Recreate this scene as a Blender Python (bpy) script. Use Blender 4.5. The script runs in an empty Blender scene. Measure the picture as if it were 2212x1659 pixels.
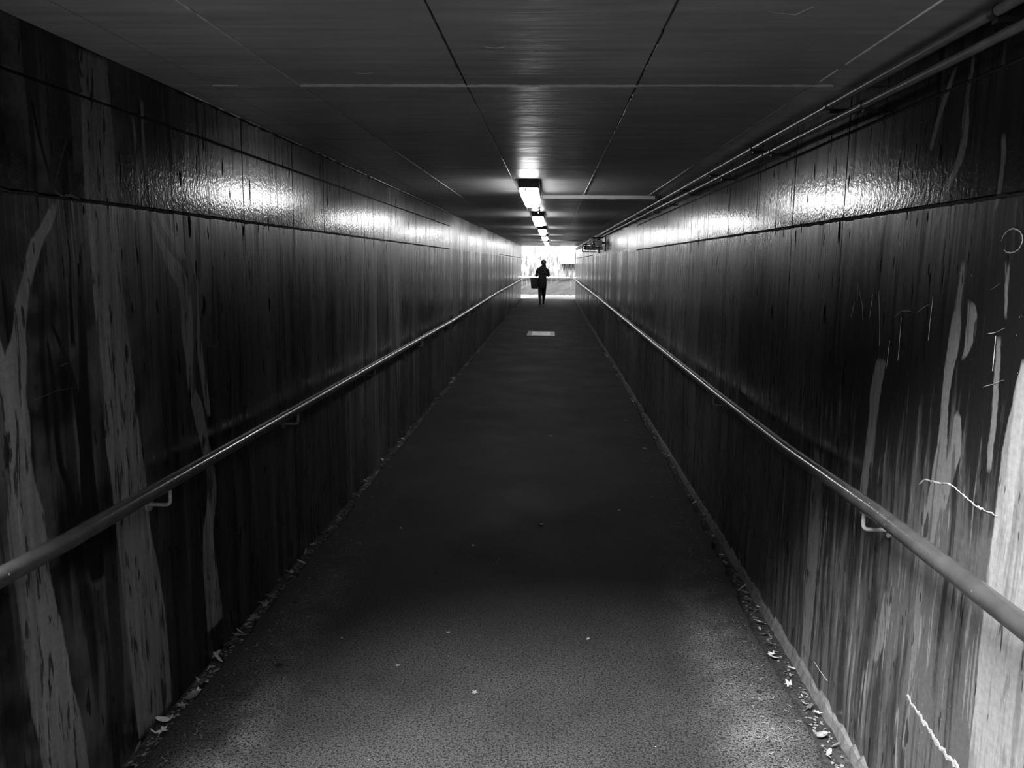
import bpy, bmesh, math, random
from mathutils import Vector, Matrix, Euler
random.seed(7)
sc = bpy.context.scene
col = sc.collection
pi = math.pi

# ------------------------------------------------------------------ camera, sky, sun, exposure
yaw, pitch, roll = 0.0474901, -0.1494158, 0.011
cam = bpy.data.cameras.new('camera')
cam.sensor_fit = 'HORIZONTAL'; cam.sensor_width = 36.0
cam.lens = 1750.0 / 2212.0 * 36.0
cam.clip_start = 0.05; cam.clip_end = 300
co = bpy.data.objects.new('camera', cam); col.objects.link(co)
fw = Vector((-math.sin(yaw)*math.cos(pitch), math.cos(yaw)*math.cos(pitch), math.sin(pitch)))
rt = fw.cross(Vector((0, 0, 1))).normalized(); up = rt.cross(fw)
r2 = rt*math.cos(roll) + up*math.sin(roll); u2 = -rt*math.sin(roll) + up*math.cos(roll)
M = Matrix(((r2.x, u2.x, -fw.x), (r2.y, u2.y, -fw.y), (r2.z, u2.z, -fw.z))).to_4x4()
M.translation = Vector((0, 0, 1.6)); co.matrix_world = M
sc.camera = co

SKY = 5.0
SUN = 22.0
LAMP = 34.0
w = bpy.data.worlds.new('overcast_sky'); sc.world = w; w.use_nodes = True
w.node_tree.nodes['Background'].inputs[0].default_value = (1, 1, 1, 1)
w.node_tree.nodes['Background'].inputs[1].default_value = SKY
sl = bpy.data.lights.new('hazy_sun', 'SUN'); sl.energy = SUN; sl.angle = math.radians(25)
so = bpy.data.objects.new('hazy_sun', sl); col.objects.link(so)
so.rotation_euler = Vector((-0.45, -0.78, 1.0)).to_track_quat('Z', 'Y').to_euler()
sc.view_settings.view_transform = 'Standard'; sc.view_settings.look = 'None'
sc.view_settings.exposure = 0.0; sc.view_settings.gamma = 1.0; sc.view_settings.use_curve_mapping = False
sc.cycles.use_denoising = True
sc.cycles.max_bounces = 6; sc.cycles.diffuse_bounces = 3; sc.cycles.glossy_bounces = 3
sc.cycles.adaptive_threshold = 0.02
sc.cycles.caustics_reflective = False; sc.cycles.caustics_refractive = False
sc.cycles.sample_clamp_indirect = 6.0

# ------------------------------------------------------------------ helpers
WL, WR, YE = -1.357, 1.03, 36.0
def zc(y): return 2.186 + 0.0036*y
def tag(o, label=None, cat=None, group=None, kind=None):
    if label: o['label'] = label
    if cat: o['category'] = cat
    if group: o['group'] = group
    if kind: o['kind'] = kind
    return o
def empty(name, loc=(0, 0, 0)):
    o = bpy.data.objects.new(name, None); col.objects.link(o); o.location = loc
    o.empty_display_size = 0.1
    return o
def put(name, bm, m, parent=None, smooth=False, loc=None):
    me = bpy.data.meshes.new(name)
    bmesh.ops.recalc_face_normals(bm, faces=bm.faces)
    bm.to_mesh(me); bm.free()
    if m: me.materials.append(m)
    if smooth:
        for p in me.polygons: p.use_smooth = True
        me.set_sharp_from_angle(angle=math.radians(38))
    o = bpy.data.objects.new(name, me); col.objects.link(o)
    if parent: o.parent = parent
    if loc: o.location = loc
    return o
def box(bm, a, b, bev=0.0):
    x0, y0, z0 = a; x1, y1, z1 = b
    vs = [bm.verts.new(p) for p in ((x0,y0,z0),(x1,y0,z0),(x1,y1,z0),(x0,y1,z0),(x0,y0,z1),(x1,y0,z1),(x1,y1,z1),(x0,y1,z1))]
    fs = [bm.faces.new([vs[i] for i in q]) for q in ((0,3,2,1),(4,5,6,7),(0,1,5,4),(1,2,6,5),(2,3,7,6),(3,0,4,7))]
    if bev:
        es = list({e for f in fs for e in f.edges})
        bmesh.ops.bevel(bm, geom=es, offset=bev, segments=2, affect='EDGES', profile=0.5)
def tube(bm, pts, r, n=12, caps=True):
    pts = [Vector(p) for p in pts]; rings = []
    ref = None
    for i, p in enumerate(pts):
        d = (pts[min(i+1, len(pts)-1)] - pts[max(i-1, 0)]).normalized()
        if ref is None: ref = Vector((0, 0, 1)) if abs(d.z) < .9 else Vector((1, 0, 0))
        s = d.cross(ref).normalized(); t = s.cross(d); ref = t
        rr = r[i] if isinstance(r, (list, tuple)) else r
        rings.append([bm.verts.new(p + (s*math.cos(2*pi*k/n) + t*math.sin(2*pi*k/n))*rr) for k in range(n)])
    for a, b in zip(rings, rings[1:]):
        for k in range(n): bm.faces.new((a[k], a[(k+1) % n], b[(k+1) % n], b[k]))
    if caps:
        bm.faces.new(rings[0][::-1]); bm.faces.new(rings[-1])
def loft(bm, rings, n=24, p=2.0, cap=True):
    R = []
    for (cx, cy, z, a, b) in rings:
        row = []
        for k in range(n):
            t = 2*pi*k/n; c, s = math.cos(t), math.sin(t)
            row.append(bm.verts.new((cx + a*math.copysign(abs(c)**(2/p), c), cy + b*math.copysign(abs(s)**(2/p), s), z)))
        R.append(row)
    for a, b in zip(R, R[1:]):
        for k in range(n): bm.faces.new((a[k], a[(k+1) % n], b[(k+1) % n], b[k]))
    if cap:
        bm.faces.new(R[0][::-1]); bm.faces.new(R[-1])
def corner(p0, p1, p2, rad, n=5):
    """rounded polyline corner"""
    p0, p1, p2 = Vector(p0), Vector(p1), Vector(p2)
    a = p1 + (p0-p1).normalized()*rad; b = p1 + (p2-p1).normalized()*rad
    return [(1-t)**2*a + 2*t*(1-t)*p1 + t*t*b for t in [i/n for i in range(n+1)]]

# ------------------------------------------------------------------ node helper
class G:
    def __init__(s, name):
        s.m = bpy.data.materials.new(name); s.m.use_nodes = True
        s.t = s.m.node_tree; s.t.nodes.clear()
        s.out = s.n('ShaderNodeOutputMaterial'); s.bs = s.n('ShaderNodeBsdfPrincipled')
        s.l(s.bs.outputs[0], s.out.inputs[0])
    def n(s, k): return s.t.nodes.new(k)
    def l(s, a, b): s.t.links.new(a, b)
    def set(s, inp, v):
        if isinstance(v, (int, float)):
            inp.default_value = v if inp.type == 'VALUE' else (v, v, v, 1)[:len(inp.default_value)]
        elif isinstance(v, (tuple, list)): inp.default_value = v
        else: s.l(v, inp)
    def math(s, op, a, b=0.0, c=None):
        k = s.n('ShaderNodeMath'); k.operation = op
        s.set(k.inputs[0], a); s.set(k.inputs[1], b)
        if c is not None: s.set(k.inputs[2], c)
        return k.outputs[0]
    def add(s, a, b): return s.math('ADD', a, b)
    def sub(s, a, b): return s.math('SUBTRACT', a, b)
    def mul(s, a, b): return s.math('MULTIPLY', a, b)
    def mr(s, v, a, b, c=0.0, d=1.0, smooth=False):
        k = s.n('ShaderNodeMapRange'); k.clamp = True
        if smooth: k.interpolation_type = 'SMOOTHSTEP'
        for i, q in enumerate((v, a, b, c, d)): s.set(k.inputs[i], q)
        return k.outputs[0]
    def mix(s, f, a, b):
        k = s.n('ShaderNodeMix'); k.data_type = 'FLOAT'
        s.set(k.inputs[0], f); s.set(k.inputs[2], a); s.set(k.inputs[3], b)
        return k.outputs[0]
    def pos(s):
        k = s.n('ShaderNodeNewGeometry'); q = s.n('ShaderNodeSeparateXYZ'); s.l(k.outputs['Position'], q.inputs[0])
        return q.outputs
    def vec(s, x, y, z=0.0):
        k = s.n('ShaderNodeCombineXYZ')
        for i, v in enumerate((x, y, z)): s.set(k.inputs[i], v)
        return k.outputs[0]
    def noise(s, v, scale=1.0, det=2.0, rough=0.5, dist=0.0):
        k = s.n('ShaderNodeTexNoise'); s.l(v, k.inputs['Vector'])
        k.inputs['Scale'].default_value = scale; k.inputs['Detail'].default_value = det
        k.inputs['Roughness'].default_value = rough; k.inputs['Distortion'].default_value = dist
        return k.outputs[0]
    def vor(s, v, scale, feat='F1', rnd=1.0):
        k = s.n('ShaderNodeTexVoronoi'); k.feature = feat; s.l(v, k.inputs['Vector'])
        k.inputs['Scale'].default_value = scale; k.inputs['Randomness'].default_value = rnd
        return k.outputs['Distance']
    def bump(s, h, dist, strength=1.0, prev=None):
        k = s.n('ShaderNodeBump'); s.set(k.inputs['Height'], h); k.inputs['Distance'].default_value = dist
        k.inputs['Strength'].default_value = strength
        if prev is not None: s.l(prev, k.inputs['Normal'])
        return k.outputs[0]
    def curve(s, t, vals):
        """float curve through (t, v) pairs, v any range"""
        lo = min(v for _, v in vals) - 1e-3; hi = max(v for _, v in vals) + 1e-3
        k = s.n('ShaderNodeFloatCurve'); c = k.mapping.curves[0]
        ps = [(a, (v-lo)/(hi-lo)) for a, v in vals]
        c.points[0].location = ps[0]; c.points[1].location = ps[-1]
        for q in ps[1:-1]: c.points.new(*q)
        k.mapping.update(); s.set(k.inputs['Value'], t)
        return s.add(s.mul(k.outputs[0], hi-lo), lo)
    def finish(s, color=None, rough=0.5, spec=0.5, normal=None, metal=0.0, coat=None):
        if color is not None:
            if isinstance(color, (int, float)): s.bs.inputs['Base Color'].default_value = (color, color, color, 1)
            else: s.l(color, s.bs.inputs['Base Color'])
        s.set(s.bs.inputs['Roughness'], rough)
        s.set(s.bs.inputs['Specular IOR Level'], spec)
        s.bs.inputs['Metallic'].default_value = metal
        if normal is not None: s.l(normal, s.bs.inputs['Normal'])
        if coat:
            s.bs.inputs['Coat Weight'].default_value = coat[0]; s.bs.inputs['Coat Roughness'].default_value = coat[1]
        return s.m

def plain(name, c, rough=0.5, metal=0.0, nscale=40.0, var=0.25, bump=0.0, spec=0.5):
    g = G(name); k = g.n('ShaderNodeTexCoord')
    nz = g.noise(k.outputs['Object'], nscale, 4, 0.6)
    colr = g.mr(nz, 0.3, 0.7, c*(1-var), c*(1+var))
    nb = g.bump(nz, bump) if bump else None
    return g.finish(colr, rough, spec, nb, metal)

# painted figures of the mural: (y, z, half width) down the wall
SHL = {
'T1':[(2.436,2.19,.0751),(2.433,2.06,.0806),(2.432,1.916,.0863),(2.429,1.768,.0869),(2.43,1.623,.0826),(2.441,1.424,.0869),(2.462,1.213,.0895),(2.469,1.049,.1018),(2.487,.88,.1043),(2.5,.707,.1034),(2.531,.49,.122),(2.554,.238,.1257),(2.567,.0,.1189)],
'T2':[(2.194,1.744,.0126),(2.15,1.686,.0243),(2.093,1.624,.0271),(2.061,1.558,.0226),(2.029,1.499,.0239),(2.0,1.406,.0287),(1.971,1.315,.0492),(1.961,1.233,.0491),(1.969,1.154,.0497),(1.964,1.068,.048),(1.973,.862,.0763),(1.982,.722,.0704),(2.004,.57,.0821),(2.019,.415,.088),(2.05,.246,.0956),(2.07,0.,.1)],
'T3':[(2.644,2.052,.0059),(2.658,1.92,.0121),(2.665,1.796,.0153),(2.695,1.761,.0157),(2.821,1.625,.0277),(2.902,1.547,.056),(2.959,1.453,.0459),(2.961,1.328,.0501),(2.966,1.234,.0311),(2.967,1.139,.0274),(3.017,1.032,.0446),(3.06,.891,.0378),(3.11,.742,.0392),(3.104,.638,.048),(3.059,.515,.0512),(3.063,.339,.0647),(3.091,.108,.0774)],
'T4':[(2.707,2.112,.0124),(2.707,2.059,.0125),(2.712,1.91,.0095),(2.749,1.813,.0098),(2.805,1.732,.0204),(2.913,1.65,.0331),(2.952,1.597,.0303)],
'T5':[(3.1,2.101,.0122),(3.022,1.963,.0156),(3.023,1.836,.0118),(3.046,1.722,.016),(3.037,1.597,.012),(3.065,1.48,.0082),(3.056,1.288,.0205),(3.08,1.155,.0252),(3.117,.98,.013)],
'T6':[(1.889,1.483,.016),(1.916,1.368,.0199),(1.93,1.274,.0237),(1.938,1.202,.0172)],
'D1':[(2.331,1.648,.0071),(2.286,1.506,.0139),(2.278,1.338,.0209),(2.268,1.194,.0255),(2.26,1.043,.0326),(2.259,.889,.0423),(2.266,.758,.0476),(2.277,.63,.0194)],
'D2':[(2.121,1.446,.006),(2.197,1.309,.0108),(2.227,1.222,.0157),(2.242,1.097,.0183),(2.25,1.004,.0185)],
'D3':[(2.113,1.378,.006),(2.13,1.214,.0103),(2.128,1.074,.0124),(2.173,.918,.0131),(2.185,.773,.0111)],
'D4':[(2.23,1.652,.0044),(2.244,1.625,.0044),(2.234,1.484,.0066),(2.231,1.347,.0134)],
'D5':[(2.126,2.001,.0039),(2.143,1.919,.0059),(2.165,1.857,.0061),(2.192,1.762,.0084)],
'D6':[(2.062,1.786,.0037),(2.108,1.745,.0058),(2.15,1.699,.0061)],
'D7':[(1.968,1.667,.0034),(2.007,1.616,.0053),(2.05,1.552,.0075)],
'D8':[(2.139,1.643,.0081),(2.101,1.557,.0176),(2.074,1.497,.0096)],
'D9':[(1.958,1.548,.0034),(1.961,1.456,.0103),(1.972,1.344,.0088)],
}
SHR = {
'R1':[(1.805,1.399,.0103),(1.779,1.326,.0502),(1.753,1.257,.0897),(1.743,1.187,.1118),(1.723,1.057,.1342),(1.731,.96,.13),(1.745,.858,.1168),(1.75,.738,.1119),(1.754,.615,.1068),(1.759,.487,.1015),(1.76,.2,.1)],
'R2':[(2.066,1.517,.009),(2.042,1.462,.0241),(2.047,1.416,.0177),(2.066,1.373,.0068)],
'R3':[(2.109,1.612,.0093),(2.115,1.507,.0141),(2.121,1.4,.0286),(2.138,1.267,.0195),(2.133,1.134,.0246),(2.139,1.042,.0348),(2.15,.957,.0353),(2.156,.852,.0153)],
'R4':[(2.069,1.237,.0069),(2.063,1.155,.0275),(2.075,1.103,.0279),(2.1,1.035,.0335),(2.112,.969,.0244)],
'R5':[(2.562,1.313,.0281),(2.585,1.22,.0395),(2.598,1.082,.0293),(2.619,.911,.0301),(2.635,.79,.023)],
'R6':[(2.245,2.11,.0102),(2.3,2.017,.0135),(2.348,1.915,.0113)],
'R7':[(2.153,2.118,.0093),(2.167,2.013,.0119),(2.165,1.911,.0191),(2.24,1.793,.0155),(2.271,1.708,.0107)],
'R8':[(1.978,1.902,.0079),(1.972,1.827,.0099),(1.983,1.734,.0061)],
'R9':[(1.912,1.612,.0095),(1.892,1.488,.0038)],
'R10':[(1.915,1.44,.0077),(1.901,1.246,.0116),(1.901,1.127,.0078)],
'R11':[(2.188,.959,.0131),(2.182,.664,.0186),(2.185,.464,.0135),(2.194,.229,.0083)],
'R12':[(2.389,.626,.0159),(2.4,.486,.0227),(2.432,.376,.01)],
'R13':[(3.075,.9,.05),(3.075,.677,.0628),(3.069,.407,.0581),(3.08,.0,.0431)],
}
def shape_mask(g, y, z, pts, soft, wob):
    z1, z0 = pts[0][1], pts[-1][1]
    t = g.mr(z, z1, z0)
    c = g.curve(t, [((z1-p[1])/(z1-z0), p[0]) for p in pts])
    wd = g.curve(t, [((z1-p[1])/(z1-z0), p[2]) for p in pts])
    sd = g.sub(g.math('ABSOLUTE', g.sub(g.add(y, wob), c)), wd)
    m = g.mr(sd, -soft, soft, 1.0, 0.0, True)
    inz = g.mul(g.mr(z, z0-.006, z0+.012), g.mr(z, z1+.006, z1-.012))
    return g.mul(m, inz)

def wall_material(side):
    left = side == 'left'
    g = G('painted_concrete_' + side)
    x, y, z = g.pos()
    # vertical brush streaks, wandering slightly
    bend = g.mul(g.sub(g.noise(g.vec(g.mul(y, 1.3), g.mul(z, .9)), 1, 2), .5), .12)
    yy = g.add(y, bend)
    off = 0.0 if left else 31.0
    s1 = g.noise(g.vec(g.mul(yy, 7.0), g.mul(z, .45), off), 1, 3, .55)
    s2 = g.noise(g.vec(g.mul(yy, 26.0), g.mul(z, .9), off+5), 1, 3, .6)
    s3 = g.noise(g.vec(g.mul(yy, 95.0), g.mul(z, 2.0), off+9), 1, 2, .6)
    big = g.noise(g.vec(y, z, off), .9, 3, .5)
    st = g.add(g.add(g.mul(s1, .4), g.mul(s2, .4)), g.mul(s3, .2))
    near = g.mr(y, 2.2, 4.2, 1.0, 0.0, True)
    up_ = g.mr(z, 1.60, 1.9)
    # general streaked coat
    wide = g.noise(g.vec(g.mul(y, 1.7), g.mul(z, .25), off+40), 1, 3, .6)
    base = g.mul(g.mul(g.mr(st, .41, .60, 0.006, 0.06), g.mr(big, .3, .7, .6, 1.4)), g.mr(wide, .35, .65, .5, 1.7))
    fine = g.noise(g.vec(g.mul(y, 60), g.mul(z, 60), off), 1, 3, .6)
    wob = g.mul(g.sub(g.noise(g.vec(g.mul(y, 9.0), g.mul(z, 14.0), 3.3), 1, 3, .6), .5), .018 if left else .022)
    # flakes inside the painted bark
    fl = g.noise(g.vec(g.mul(yy, 42.0), g.mul(z, 5.0), 2.0), 1, 4, .6, .6)
    flake = g.mr(fl, .56, .60)
    flake2 = g.mr(g.noise(g.vec(g.mul(yy, 30.0), g.mul(z, 3.5), 8.0), 1, 3, .6), .58, .64)
    if left:
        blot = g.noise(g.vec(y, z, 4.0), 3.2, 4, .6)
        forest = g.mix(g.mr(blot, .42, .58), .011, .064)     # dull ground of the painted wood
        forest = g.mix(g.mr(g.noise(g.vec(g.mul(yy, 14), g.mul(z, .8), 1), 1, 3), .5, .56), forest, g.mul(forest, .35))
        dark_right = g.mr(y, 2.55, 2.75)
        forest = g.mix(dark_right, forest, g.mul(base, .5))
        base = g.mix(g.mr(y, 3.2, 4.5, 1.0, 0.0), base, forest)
        bark = g.mix(flake, .135, .03)
        bark = g.mix(flake2, bark, .17)
        bark = g.mul(bark, g.mr(s2, .35, .65, .75, 1.25))
        dk = .006
        for k, pts in SHL.items():
            if k[0] == 'D': base = g.mix(shape_mask(g, y, z, pts, .003, g.mul(wob, .5)), base, dk)
        for k, pts in SHL.items():
            if k[0] == 'T': base = g.mix(shape_mask(g, y, z, pts, .004, wob), base, bark)
    else:
        # streaks turn into long pale and dark strokes towards the mouth of the subway
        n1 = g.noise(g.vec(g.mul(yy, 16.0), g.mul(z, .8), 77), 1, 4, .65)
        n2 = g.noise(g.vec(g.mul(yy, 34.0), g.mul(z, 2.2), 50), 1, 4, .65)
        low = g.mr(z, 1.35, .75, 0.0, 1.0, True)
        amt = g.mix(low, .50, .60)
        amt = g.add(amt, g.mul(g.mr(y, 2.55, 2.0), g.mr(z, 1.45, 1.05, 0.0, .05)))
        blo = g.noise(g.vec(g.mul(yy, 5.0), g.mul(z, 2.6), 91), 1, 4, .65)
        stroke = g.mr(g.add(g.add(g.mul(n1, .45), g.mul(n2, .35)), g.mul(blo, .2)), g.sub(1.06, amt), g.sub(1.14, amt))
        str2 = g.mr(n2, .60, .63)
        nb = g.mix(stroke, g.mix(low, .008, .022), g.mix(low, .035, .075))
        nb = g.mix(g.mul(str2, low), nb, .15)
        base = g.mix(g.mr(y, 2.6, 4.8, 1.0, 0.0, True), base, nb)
        pale = g.mix(g.mul(flake, .7), .12, .04)
        white = g.mix(g.mr(n2, .40, .52), .15, .24)
        white = g.mix(g.mul(flake2, .5), white, .09)
        for k, pts in SHR.items():
            c_ = white if k == 'R1' else (g.mul(pale, .6) if k in ('R6', 'R7', 'R8') else pale)
            base = g.mix(shape_mask(g, y, z, pts, .003, wob), base, c_)
        # splashes and specks of bare plaster
        sp = g.mr(g.vor(g.vec(g.mul(y, 1.0), g.mul(z, .6)), 48.0), .07, .045)
        spm = g.mul(sp, g.mr(g.noise(g.vec(y, z, 6), 3.0, 3), .52, .60))
        base = g.mix(g.mul(spm, g.mr(y, 3.4, 2.4)), base, .35)
    # drips and pits, dark, on the upper bands
    dr = g.mr(g.noise(g.vec(g.mul(y, 30.0), g.mul(z, 6.0), 12.0), 1, 2, .5), .655, .68)
    base = g.mix(g.mul(dr, .8), base, .01)
    base = g.mul(base, g.mr(fine, .3, .7, .85, 1.15))
    # gloss: thick lacquer on the two upper bands, brushed and duller below
    band = g.mul(g.mr(z, 1.752, 1.768), g.mr(y, 10.9, 10.7))
    rough = g.mix(band, g.add(g.mr(s2, .35, .65, -.05, .07), g.mr(wide, .35, .65, .20, .36)), g.add(g.mr(big, .3, .7, .115, .16), g.mr(y, 4.8, 10.0, 0.0, .075)))
    rough = g.mix(g.mul(g.mul(g.mr(z, 1.752, 1.768), g.mr(y, 10.7, 10.9)), .5), rough, .23)
    pebble = g.noise(g.vec(g.mul(y, 1.0), g.mul(z, .8), 1), 70.0, 3, .55)
    nb = g.bump(g.mul(g.mul(pebble, g.mix(band, .15, 1.0)), 1.0), .0008, 1.0)
    nb = g.bump(g.mul(g.add(g.mul(s3, .6), s2), g.mix(band, 1.0, .25)), .0009, 1.0, nb)
    spec = g.mul(g.mix(band, g.mr(y, 3.5, 12.0, .20, .50), g.mr(y, 5.0, 9.0, .26, .20)), g.mr(s2, .38, .60, 1.25, .55))
    dripb = g.mr(g.noise(g.vec(g.mul(y, 22.0), g.mul(z, 1.6), off+60), 1, 3, .6), .56, .62)
    spec = g.mul(spec, g.sub(1.0, g.mul(g.math('MAXIMUM', dr, g.mul(dripb, .75)), 1.0)))
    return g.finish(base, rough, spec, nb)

M_wl, M_wr = wall_material('left'), wall_material('right')

def ceiling_material():
    g = G('painted_ceiling_board'); x, y, z = g.pos()
    br = g.noise(g.vec(g.mul(x, 1.6), g.mul(y, 26.0)), 1, 4, .6)
    bg = g.noise(g.vec(x, y), 1.1, 3, .5)
    c = g.mul(g.mr(br, .3, .7, .17, .27), g.mr(bg, .3, .7, .8, 1.25))
    scr = g.mr(g.noise(g.vec(g.mul(x, 6.0), g.mul(y, 34.0), 3), 1, 3, .6), .69, .72)
    c = g.mix(g.mul(scr, .7), c, .02)
    nb = g.bump(br, .002, 1.0)
    nb = g.bump(g.noise(g.vec(x, y), 9.0, 2), .004, .6, nb)
    rough = g.mr(g.noise(g.vec(g.mul(x, 2.0), g.mul(y, 9.0), 5), 1, 3), .3, .7, .30, .44)
    return g.finish(c, rough, .35, nb)
M_ceil = ceiling_material()

def asphalt_material():
    g = G('worn_asphalt'); x, y, z = g.pos()
    p = g.vec(x, y)
    big = g.noise(p, 1.6, 4, .6)
    gr = g.noise(p, 170.0, 3, .7)
    st = g.vor(p, 120.0)
    pit = g.mr(g.noise(p, 105.0, 2, .5), .55, .60)
    wx = g.add(x, g.mul(g.sub(g.noise(g.vec(0.0, y), .8, 2), .5), .10))
    def band(c, hw): return g.mr(g.math('ABSOLUTE', g.sub(wx, c)), 0.0, hw, 1.0, 0.0, True)
    dust = g.math('MAXIMUM', g.mul(band(-1.08, .20), g.mr(y, 5.6, 3.0)), g.mul(band(.74, .24), g.mr(y, 6.2, 3.0)))
    dust = g.mul(dust, g.mr(g.noise(p, 7.0, 4, .6), .35, .6, .25, 1.0))
    wide = g.mul(g.mr(x, -.3, .7), g.mr(y, 3.7, 2.6))
    c = g.mul(g.mr(gr, .40, .60, .006, .040), g.mr(big, .3, .7, .7, 1.3))
    c = g.mul(c, g.add(1.0, g.mul(dust, 2.2)))
    c = g.mul(c, g.mr(g.add(y, g.mul(g.sub(big, .5), 1.6)), 2.9, 5.2, 1.1, .6, True))  # pale dust at the mouth, then colour darkened inward as painted shade
    c = g.mix(g.mul(g.mr(st, .12, .06), .4), c, .09)
    c = g.mix(g.mul(pit, .9), c, .004)
    gum = g.mul(g.mr(g.vor(g.vec(x, y, 3), 3.1), .055, .045), .8)
    c = g.mix(gum, c, .004)
    speck = g.mr(g.vor(g.vec(x, y, 9), 13.0), .032, .024)
    speck = g.mul(speck, g.mr(g.noise(p, 2.2, 2), .5, .56))
    c = g.mix(speck, c, .34)
    nb = g.bump(g.add(gr, g.mul(st, .5)), .0013, 1.0)
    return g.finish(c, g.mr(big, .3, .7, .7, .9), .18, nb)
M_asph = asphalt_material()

def dirt_material():
    g = G('gutter_dirt'); x, y, z = g.pos(); p = g.vec(x, y, z)
    n = g.noise(p, 45.0, 5, .7); b = g.noise(p, 5.0, 3)
    c = g.mul(g.mr(n, .35, .65, .004, .035), g.mr(b, .3, .7, .6, 1.4))
    return g.finish(c, .85, .3, g.bump(n, .006))
M_dirt = dirt_material()
def concrete_material(name, c0, c1):
    g = G(name); x, y, z = g.pos(); p = g.vec(x, y, z)
    n = g.noise(p, 30.0, 6, .7); b = g.noise(p, 2.0, 4)
    c = g.mix(g.mr(g.add(g.mul(n, .5), g.mul(b, .5)), .35, .65), c0, c1)
    return g.finish(c, .85, .3, g.bump(n, .004))
M_conc = concrete_material('pale_concrete', .09, .15)
M_grey = concrete_material('grey_concrete', .14, .26)
M_conc2 = concrete_material('bounce_concrete', .18, .28)  # pale tone of the unseen slab that bounces light
M_dark = concrete_material('dark_weathered_concrete', .03, .07)
M_mortar = concrete_material('mortar', .03, .14)
M_joint = concrete_material('dark_joint_filler', .008, .03)
M_seal = concrete_material('pale_sealant', .3, .6)
M_scr = concrete_material('bare_plaster', .12, .5)

def far_wall_material():
    g = G('far_mural_wall'); x, y, z = g.pos()
    bx = g.add(x, g.mul(g.sub(g.noise(g.vec(g.mul(x, 2.0), g.mul(z, 2.0)), 1, 2), .5), .08))
    s = g.add(g.mul(g.noise(g.vec(g.mul(bx, 9.0), g.mul(z, 1.3), 2), 1, 4, .7), .65), g.mul(g.noise(g.vec(g.mul(bx, 26.0), g.mul(z, 3.0), 2), 1, 3, .6), .35))
    hi = g.mix(g.mr(s, .45, .56), .17, .035)
    hi = g.mix(g.mr(z, 1.0, 2.3), hi, g.mix(g.mr(s, .47, .60), .22, .075))
    diag = g.noise(g.vec(g.add(g.mul(x, 2.2), g.mul(z, -6.0)), g.mul(x, .8), 7), 1, 4, .6)
    lo = g.mr(diag, .35, .65, .022, .06)
    drip = g.mul(g.mr(g.noise(g.vec(g.mul(bx, 11.0), g.mul(z, .6), 8), 1, 2), .55, .6), g.mr(z, .25, .7))
    lo = g.mix(drip, lo, .09)
    lo = g.mix(g.mr(z, .66, .8), lo, g.mul(lo, .6))
    edge = g.add(.84, g.mul(g.sub(g.noise(g.vec(g.mul(x, 5.0), 0.0), 1, 2), .5), .1))
    c = g.mix(g.mr(g.sub(z, edge), -.02, .03), lo, hi)
    # dark streaks under the square board
    bd = g.mul(g.mr(g.math('ABSOLUTE', g.sub(x, .78)), .30, .42, 1.0, 0.0), g.mr(z, 1.0, 1.3))
    bd = g.mul(bd, g.mr(g.noise(g.vec(g.mul(x, 24.0), g.mul(z, 2.2), 4), 1, 2), .42, .52))
    c = g.mix(g.mul(bd, g.mr(z, 1.56, 1.54)), c, .02)
    return g.finish(c, .75, .3)
M_far = far_wall_material()

def rail_material():
    g = G('grey_gloss_rail_paint'); x, y, z = g.pos(); p = g.vec(x, y, z)
    chip = g.mr(g.noise(g.vec(g.mul(x, 60), g.mul(y, 25), g.mul(z, 60)), 1, 3, .6), .70, .72)
    c = g.mix(chip, g.mr(g.noise(p, 12, 3), .3, .7, .03, .05), .22)
    return g.finish(c, .2, .5, g.bump(g.noise(p, 60, 3), .0008))
M_rail = rail_material()
M_brk = plain('pale_worn_bracket_paint', .22, .45, nscale=90, bump=.001)
M_pipe = plain('painted_conduit', .09, .3, nscale=30)
M_pale_pipe = plain('pale_trunking', .42, .4, nscale=20, var=.12)
M_black = plain('black_metal', .02, .4)
M_house = plain('lamp_housing_metal', .05, .45)
M_wire = plain('cage_wire_steel', .05, .4, metal=.3)
M_camb = plain('grey_camera_casing', .6, .35)
M_lens = plain('dark_lens_glass', .01, .1)
M_cloth = plain('black_coat_cloth', .004, .9, nscale=300, bump=.002)
M_tight = plain('black_tights', .005, .8)
M_skin = plain('bare_skin', .12, .6, nscale=80, var=.1)  # one grey tone for all bare skin
M_hair = plain('dark_hair', .01, .55, nscale=200)
M_shoe = plain('black_shoe_leather', .015, .4)
M_bag = plain('dark_grey_bag_fabric', .02, .85, nscale=160, bump=.002)
M_white = plain('white_board_enamel', .72, .4, nscale=6, var=.05)
M_disc = plain('off_white_dome', .6, .25, nscale=6, var=.05)
M_cover = plain('pale_steel_cover', .42, .4, nscale=60, var=.2, bump=.001)
M_cap = plain('lamp_cap_grey', .35, .5)
def leaf_material(nm='dry_leaf', lo=.06, hi=.3):
    g = G(nm); oi = g.n('ShaderNodeObjectInfo'); k = g.n('ShaderNodeTexCoord')
    n = g.noise(k.outputs['Object'], 60, 3)
    c = g.mul(g.mr(oi.outputs['Random'], 0, 1, lo, hi), g.mr(n, .3, .7, .75, 1.25))
    return g.finish(c, .6, .4)
M_leaves = {'pale': leaf_material('pale_leaf', .26, .45), 'brown': leaf_material('brown_leaf', .12, .26), 'dark': leaf_material('dark_leaf', .03, .09)}
def lamp_material():
    g = G('lit_lamp_diffuser')
    g.bs.inputs['Base Color'].default_value = (.8, .8, .8, 1)
    g.bs.inputs['Emission Color'].default_value = (1, 1, 1, 1)
    g.bs.inputs['Emission Strength'].default_value = LAMP
    g.bs.inputs['Roughness'].default_value = .4
    return g.m
M_lamp = lamp_material()

# ------------------------------------------------------------------ shell
def struct(o): o['kind'] = 'structure'; return o
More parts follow.
